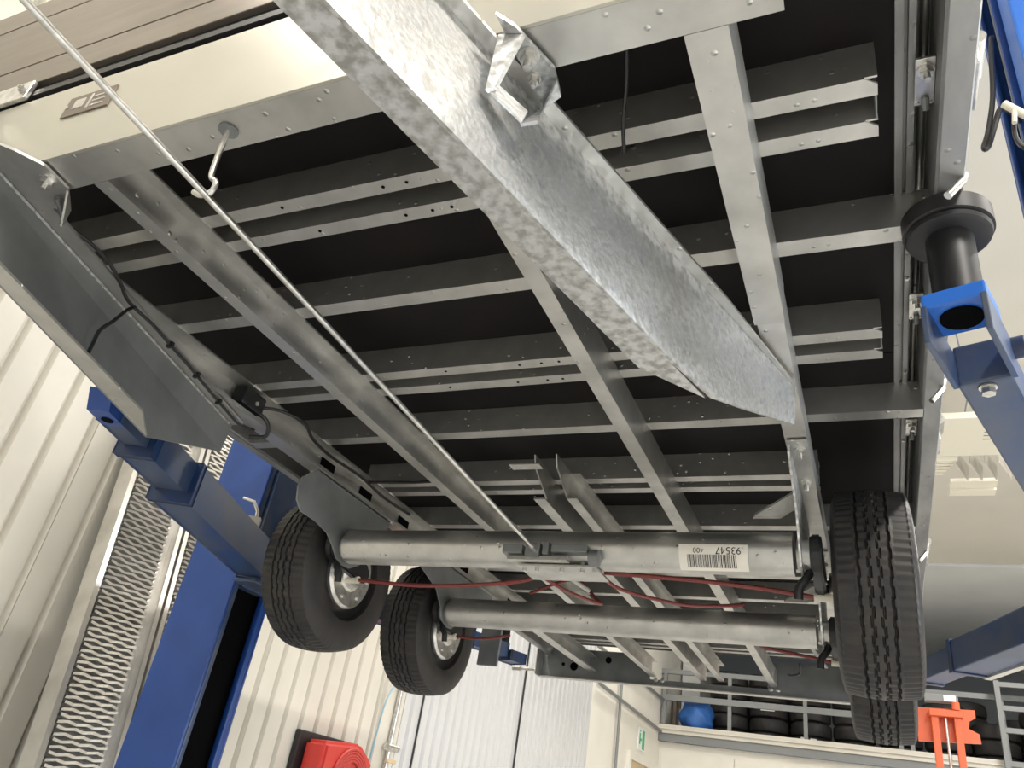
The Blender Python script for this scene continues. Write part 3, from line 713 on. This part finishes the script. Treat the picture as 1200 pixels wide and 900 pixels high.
bm = nb(); tube(bm, [(-1.49, .69, .982), (-1.53, .745, .975)], .006, 8); P('weld_bead', bm, 'galv_dull', bl, True)
# cable along the left arm
P('brake_cable', tube(nb(), [(-1.60, .74, 1.01), (-1.575, .80, 1.0), (-1.570, .84, .998), (-1.58, .90, .996), (-1.604, .965, .985), (-1.64, 1.028, .980), (-1.658, 1.128, .980), (-1.685, 1.217, .980), (-1.716, 1.322, .980), (-1.75, 1.423, .980), (-1.795, 1.563, .980), (-1.822, 1.668, .980), (-1.83, 1.74, 1.0)], .0045, 8, 5), 'black', smooth=True, label='black cable clipped along the left drawbar arm')
P('brake_cable', tube(nb(), [(-1.642, 1.05, .980), (-1.636, 1.03, .955), (-1.618, 1.00, .90), (-1.618, .98, .86), (-1.612, .975, .82), (-1.600, .968, .775)], .0045, 8, 5), 'black', smooth=True)
for y, x in ((1.217, -1.685), (1.37, -1.732), (1.52, -1.781)): P('cable_clip', box(nb(), x - .009, x + .009, y - .005, y + .005, .972, .988), 'black')
P('web_lip', tube(nb(), [(LXt(yl) + .004, yl, .984), (LXt(1.66) + .004, 1.66, .984)], .0045, 8), 'galv_bright', dL, True)

# holes in the left chassis beam web, wiring and junction box
for k, y in enumerate((2.10, 2.37, 2.68, 3.30, 3.9)):
    P('web_hole', box(nb(), -1.8295, -1.8285, y, y + .09, 1.02, 1.075), 'dark')
jb = P('junction_box', box(nb(), -1.828, -1.775, 1.60, 1.70, 1.025, 1.085, .006), 'black')
P('box_clip', cyl(nb(), (-1.77, 1.66, 1.05), (-1.774, 1.66, 1.05), .007), 'zinc', jb)
P('wiring', tube(nb(), [(-1.80, 1.68, 1.05), (-1.77, 1.76, 1.08), (-1.74, 1.86, 1.085), (-1.79, 1.98, 1.085), (-1.80, 2.12, 1.08), (-1.79, 2.3, 1.085), (-1.80, 2.5, 1.08), (-1.79, 2.7, 1.085)], .006, 8, 5), 'black', smooth=True)
P('wiring', tube(nb(), [(-1.80, 1.66, 1.04), (-1.77, 1.72, 1.02), (-1.79, 1.76, .985), (-1.84, 1.74, .975)], .007, 8, 5), 'black', smooth=True)
P('wiring', tube(nb(), [(-1.79, 2.36, 1.085), (-1.6, 2.40, 1.098), (-1.45, 2.38, 1.095)], .006, 8, 4), 'black', smooth=True)

# brake rod, hook, hanging wire
P('brake_rod', cyl(nb(), (-.99, .05, .872), (-.978, 2.24, .775), .0062, n=14), 'zinc', smooth=True)
hk = P('rod_hook', tube(nb(), [(-.996, .652, 1.0), (-.996, .655, .93), (-.992, .657, .888), (-.975, .658, .872), (-.978, .66, .852), (-.998, .658, .846), (-1.012, .652, .852)], .0050, 10, 5), 'zinc', smooth=True)
P('hook_washer', cyl(nb(), (-.996, .652, .9995), (-.996, .652, .996), .018, n=20), 'galv_dull', hk)
P('loose_wire', tube(nb(), [(-.285, .72, 1.10), (-.305, .80, 1.08), (-.325, .86, 1.05), (-.332, .90, 1.02)], .0035, 6, 4), 'black', smooth=True)

# axles
def hexaxle(yc, zc, x0, x1, r=.064):
    bm = nb(); pts = []
    for k in range(6):
        for j in (-1, 0, 1):
            t = R(60 * k + 0 + j * 13); rr = r * (1.0 if j == 0 else .985)
            pts.append((x0, yc + rr * math.cos(t), zc + rr * math.sin(t)))
    prism(bm, pts, (x1 - x0, 0, 0)); return bm
AXY = ((2.325, .805), (3.195, .803))
for yc, zc in AXY: P('axle_tube', hexaxle(yc, zc, -1.765, -.195), 'galv', smooth=True)
# barcode label wrapped on the near axle
def wrap(yc, zc, r, x, t): # t = angle from the front going down
    return Vector((x, yc - r * math.cos(t), zc - r * math.sin(t)))
def strip(bm, x0, x1, t0, t1, r, nt=6):
    yc, zc = AXY[0]; A = []
    for i in range(nt + 1):
        t = t0 + (t1 - t0) * i / nt
        A.append((bm.verts.new(wrap(yc, zc, r, x0, t)), bm.verts.new(wrap(yc, zc, r, x1, t))))
    for p, q in zip(A, A[1:]): bm.faces.new((p[0], p[1], q[1], q[0]))
lx0, lx1 = -.520, -.318; ta0, ta1 = R(-4), R(70)
bm = nb(); strip(bm, lx0, lx1, ta0, ta1, .0665, 10); strip(bm, lx0, lx1, ta0, ta1, .0655, 10)
lb = P('barcode_label', bm, 'label')
bm = nb(); x = lx0 + .025; random.seed(4)
while x < lx1 - .035:
    w = random.choice((.0012, .0012, .0022, .0032)); strip(bm, x, x + w, R(22), R(58), .0672, 6); x += w + random.choice((.0014, .002, .003))
P('barcode', bm, 'ink', lb)
def text_on_axle(body, xr, size, t_mid):
    cu = bpy.data.curves.new('t', 'FONT'); cu.body = body; cu.size = size; cu.resolution_u = 3
    to = bpy.data.objects.new('t', cu); COL.objects.link(to)
    bpy.context.view_layer.update()
    me = bpy.data.meshes.new_from_object(to.evaluated_get(bpy.context.evaluated_depsgraph_get()))
    bm = nb(); bm.from_mesh(me); bmesh.ops.triangulate(bm, faces=bm.faces)
    xs = [v.co.x for v in bm.verts]; w = max(xs)
    yc, zc = AXY[0]
    for v in bm.verts:      # upside down: text x runs to -X, text up runs downwards around the tube
        u, h = v.co.x, v.co.y
        v.co = wrap(yc, zc, .0673, xr - u, t_mid + (h / .066))
    bpy.data.objects.remove(to); bpy.data.curves.remove(cu)
    return bm
P('label_text', text_on_axle('.93547', -.330, .030, R(3)), 'ink', lb)
P('label_text', text_on_axle('400', -.445, .022, R(5)), 'ink', lb)

# wheels
RW, WW = .301, .222
def tyre_bm(n=288, m_=84):
    bm = nb(); rings = []
    half = WW / 2
    for i in range(m_ + 1):
        u = -1 + 2 * i / m_
        ring = []
        for k in range(n):
            ph = k / n
            if abs(u) < .80:
                v = u / .80
                x = v * half * .86; r = RW - .010 * v * v
                dpt = 0; zig = .030 * (1 if int(ph * 72) % 2 else -1)
                for g in (-.42, .42):
                    if abs(v - g - zig * .35) < .034: dpt = .011
                for g in (-.14, .14):
                    if abs(v - g - zig) < .032: dpt = .011
                if abs(v) > .52 and (ph * 72) % 1 < .26 and abs(v) < .97: dpt = max(dpt, .003)
                if .17 < abs(v) < .40 and (ph * 72 + .5) % 1 < .26: dpt = max(dpt, .003)
                r -= dpt
            else:
                w = (abs(u) - .80) / .20; a_ = w * math.pi * .62
                s = 1 if u > 0 else -1
                x = s * (half * .86 + half * .14 * math.sin(min(a_, math.pi / 2)) - (half * .07 * max(0, w - .8) / .2))
                r = RW - .010 - w ** 1.5 * .112
                if w < .3 and (ph * 72) % 1 < .26: r -= .0025
            ring.append(bm.verts.new((x, r * math.cos(2 * math.pi * ph), r * math.sin(2 * math.pi * ph))))
        rings.append(ring)
    for x, r in ((half * .80, .176), (-half * .80, .176)):
        rings.append([bm.verts.new((x, r * math.cos(2 * math.pi * k / n), r * math.sin(2 * math.pi * k / n))) for k in range(n)])
    rings.append(rings[0])
    for A, B in zip(rings, rings[1:]):
        for k in range(n): bm.faces.new((A[k], A[(k + 1) % n], B[(k + 1) % n], B[k]))
    return bm
def add_wheel(xc, yc, zc, side, proto=None):
    """side = -1 left, +1 right; inner face looks towards -side"""
    c = Vector((xc, yc, zc)); s = side
    if proto is None:
        bm = tyre_bm(); bmesh.ops.translate(bm, verts=bm.verts, vec=c)
        ty = P('wheel', bm, 'rubber', smooth=True)
    else:
        ty = proto.copy(); COL.objects.link(ty); ty.parent = T; ty.location = c - ORG[T.name]; ORG[ty.name] = c
    bm = nb()    # black steel rim: barrel and disc
    lathe(bm, [(s * -.085, .182), (s * -.090, .190), (s * -.078, .190), (s * -.070, .178), (s * .09, .178), (s * .09, .165), (s * .02, .150), (s * .02, .165), (s * -.06, .168)], c, 'x', 40)
    P('rim', bm, 'rim', ty, True)
    bm = nb(); lathe(bm, [(s * -.104, .100), (s * -.108, .126), (s * -.098, .135), (s * -.06, .136), (s * .01, .130), (s * .012, .05)], c, 'x', 36)
    dr = P('brake_drum', bm, 'zinc', ty, True)
    bm = nb(); lathe(bm, [(s * -.128, .03), (s * -.126, .05), (s * -.107, .060), (s * -.1005, .08)], c, 'x', 28)
    P('hub_cover', bm, 'zinc', dr, True)
    bm = nb()
    for k in range(7):
        t = 2 * math.pi * k / 7; hexbolt(bm, c + Vector((s * -.1035, .112 * math.cos(t), .098 * math.sin(t))), (-s, 0, 0), .008, .005, 0)
    P('drum_bolt', bm, 'zinc', dr)
    return ty
XR0, XL0 = -.098 + .1135, -1.862 - .1135
HUB = ((2.517, .761), (3.380, .761))
w0 = add_wheel(XL0, *HUB[0], -1)
add_wheel(XL0, *HUB[1], -1, w0); add_wheel(XR0, *HUB[0], 1, w0); add_wheel(XR0, *HUB[1], 1, w0)

for k, (ya, za) in enumerate(AXY):
    hy, hz = HUB[k]
    for s in (-1, 1):
        xi = -1.785 if s < 0 else -.176       # bracket plane
        # bracket plate hanging from the chassis beam down to the axle
        if s < 0 and k == 0: pts = [(ya + a_, b_) for a_, b_ in ((-.27, 1.0), (-.34, .94), (-.35, .90), (-.335, .855), (-.30, .828), (-.21, .826), (-.13, .812), (-.08, .780), (-.04, .748), (0, .735), (.05, .738), (.10, .765), (.16, .81), (.22, .86), (.24, 1.0))]
        elif s < 0: pts = [(ya + a_, b_) for a_, b_ in ((-.45, 1.0), (-.42, .94), (-.15, .866), (-.08, .80), (-.04, .750), (0, .735), (.05, .738), (.12, .79), (.36, .86), (.42, .92), (.42, 1.0))]
        else: pts = [(ya - .34, 1.0), (ya - .35, .97), (ya - .15, .87), (ya - .06, .75), (ya, .732), (ya + .06, .75), (ya + .10, .85), (ya + .30, .95), (ya + .30, 1.0)]
        bm = nb(); x0 = xi + (-.006 if s < 0 else 0)
        prism(bm, [(x0, y, z) for y, z in pts], (.006, 0, 0))
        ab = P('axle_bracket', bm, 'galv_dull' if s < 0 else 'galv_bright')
        bm = nb(); 
        if s > 0: prism(bm, [(xi, ya - .36, .994), (xi + .052, ya - .36, .994), (xi + .052, ya - .04, .994), (xi, ya - .02, .994)], (0, 0, .005))
        else: prism(bm, [(xi - .048, ya - .26, .994), (xi, ya - .26, .994), (xi, ya + .26, .994), (xi - .048, ya + .26, .994)], (0, 0, .005))
        P('bracket_flange', bm, 'galv', ab)
        for dy in ((-.31, -.10) if s > 0 else (-.2, .2)):
            bm = nb(); hexbolt(bm, (xi + s * .028, ya + dy, .994), (0, 0, -1), .013, .011, .016); P('bracket_bolt', bm, 'zinc', ab)
        if s > 0:
            bm = nb(); prism(bm, [(xi - .004, ya - .13, .945), (xi - .12, ya - .07, .90), (xi - .13, ya - .045, .90), (xi - .05, ya - .045, .90), (xi - .004, ya - .07, .92)], (0, 0, .006)); P('gusset', bm, 'galv', ab)
        # torsion arm from the tube to the hub
        xa_ = xi + s * .042
        bm = nb()
        o1 = [(ya + .060 * math.cos(R(a_)), za + .060 * math.sin(R(a_))) for a_ in range(100, 261, 20)]
        o2 = [(hy + .036 * math.cos(R(a_)), hz + .036 * math.sin(R(a_))) for a_ in range(-80, 81, 20)]
        prism(bm, [(xa_ - .016, y, z) for y, z in o1 + o2], (.032, 0, 0))
        bmesh.ops.bevel(bm, geom=list(bm.edges), offset=.006, segments=2, affect='EDGES')
        ar = P('torsion_arm', bm, 'black', smooth=True)
        P('stub_axle', cyl(nb(), (xa_, hy, hz), (xa_ + s * .055, hy, hz), .030, n=20), 'black', ar, True)
        P('arm_tube', cyl(nb(), (xi - s * .01, ya, za), (xa_, ya, za), .046, n=20), 'galv', ar, True)
        hook = [(xi - s * -.03, ya + .02, za - .03), (xi + s * .012, ya - .01, za - .075), (xi - s * .006, ya - .015, za - .10), (xi - s * .01, ya - .01, za - .135)]
        P('arm_hook', tube(nb(), hook, .013, 10, 4), 'black', ar, True)
        # cable entry on the backplate
        P('cable_ferrule', cyl(nb(), (xi + s * .02, hy - .04, hz - .035), (xi + s * .10, hy - .03, hz - .03), .014, n=12), 'heater', ar, True)
        P('grease_pipe', tube(nb(), [(xi + s * .06, hy - .06, hz + .06), (xi + s * .05, hy - .085, hz + .05), (xi + s * .05, hy - .09, hz + .01), (xi + s * .06, hy - .085, hz - .01)], .006, 8, 3), 'zinc', ar, True)

# brake equaliser under the first axle
eq = P('brake_equaliser', box(nb(), -1.075, -.865, 2.235, 2.262, .742, .756, .001), 'galv')
bm = nb()
for (x0, x1, z0, z1) in ((-1.09, -1.02, .762, .790), (-1.01, -.96, .750, .797), (-.95, -.93, .760, .80), (-.92, -.80, .768, .792)): box(bm, x0, x1, 2.225, 2.262, z0, z1, .002)
P('equaliser_plate', bm, 'galv_dull', eq)
P('equaliser_yoke', box(nb(), -1.05, -.78, 2.27, 2.42, .733, .741, .001), 'galv', eq)
for x in (-1.03, -.985, -.9, -.83, -.79): P('equaliser_screw', cyl(nb(), (x, 2.29, .755), (x, 2.29, .722), .008, n=8), 'zinc', eq)
P('rod_end', cyl(nb(), (-.978, 2.20, .777), (-.978, 2.25, .774), .010, n=12), 'zinc', eq, True)
bm = nb(); lathe(bm, [(-.80, .012), (-.795, .026), (-.765, .026), (-.76, .012)], (0, 2.25, .757), 'x', 20); P('cable_boss', bm, 'galv_dull', eq, True)
P('equaliser_strap', tube(nb(), [(-.975, 2.44, .78), (-.965, 2.75, .80)], .009, 8), 'galv', eq, True)
# red brake cables
hL, hR = (-1.80, 2.477, .726), (-.155, 2.477, .726)
def cable(pts, r=.0075): P('brake_hose', tube(nb(), pts, r, 8, 7), 'red_cable', smooth=True, label='dark red brake cable')
cable([(-1.03, 2.42, .755), (-1.10, 2.45, .738), (-1.30, 2.47, .722), (-1.55, 2.48, .715), hL])
cable([(-.80, 2.42, .765), (-.70, 2.43, .763), (-.50, 2.45, .758), (-.30, 2.47, .745), hR])
cable([(-1.03, 2.42, .752), (-1.00, 2.50, .742), (-.97, 2.62, .745), (-.93, 2.80, .765), (-.97, 2.86, .80), (-1.1, 2.95, .90), (-1.35, 3.1, .88)], .0065)
cable([(-.82, 2.42, .762), (-.78, 2.52, .745), (-.70, 2.66, .755), (-.60, 2.80, .775), (-.50, 2.95, .82), (-.45, 3.1, .87)], .0065)
cable([(-1.50, 3.28, .735), (-1.60, 3.30, .722), (-1.70, 3.33, .722), (-1.80, 3.34, .728)], .007)
cable([(-.50, 3.35, .815), (-.42, 3.42, .79), (-.30, 3.40, .765), (-.155, 3.34, .728)], .007)
# mudflap-like plate behind the second left wheel and small loose wire at the rear
P('splash_plate', box(nb(), -1.98, -1.86, 3.95, 3.97, .72, .95, .004), 'galv_dull')
P('loose_wire', tube(nb(), [(-.40, 4.9, 1.05), (-.40, 4.92, 1.0), (-.44, 4.93, .985), (-.47, 4.93, .985)], .006, 6, 4), 'black', smooth=True)
bm = nb(); prism(bm, [(-.30, 4.30, 1.0), (-.28, 4.30, 1.0), (-.24, 4.75, 1.0), (-.26, 4.75, 1.0)], (0, 0, .006)); P('cable_tray', bm, 'galv_dull')
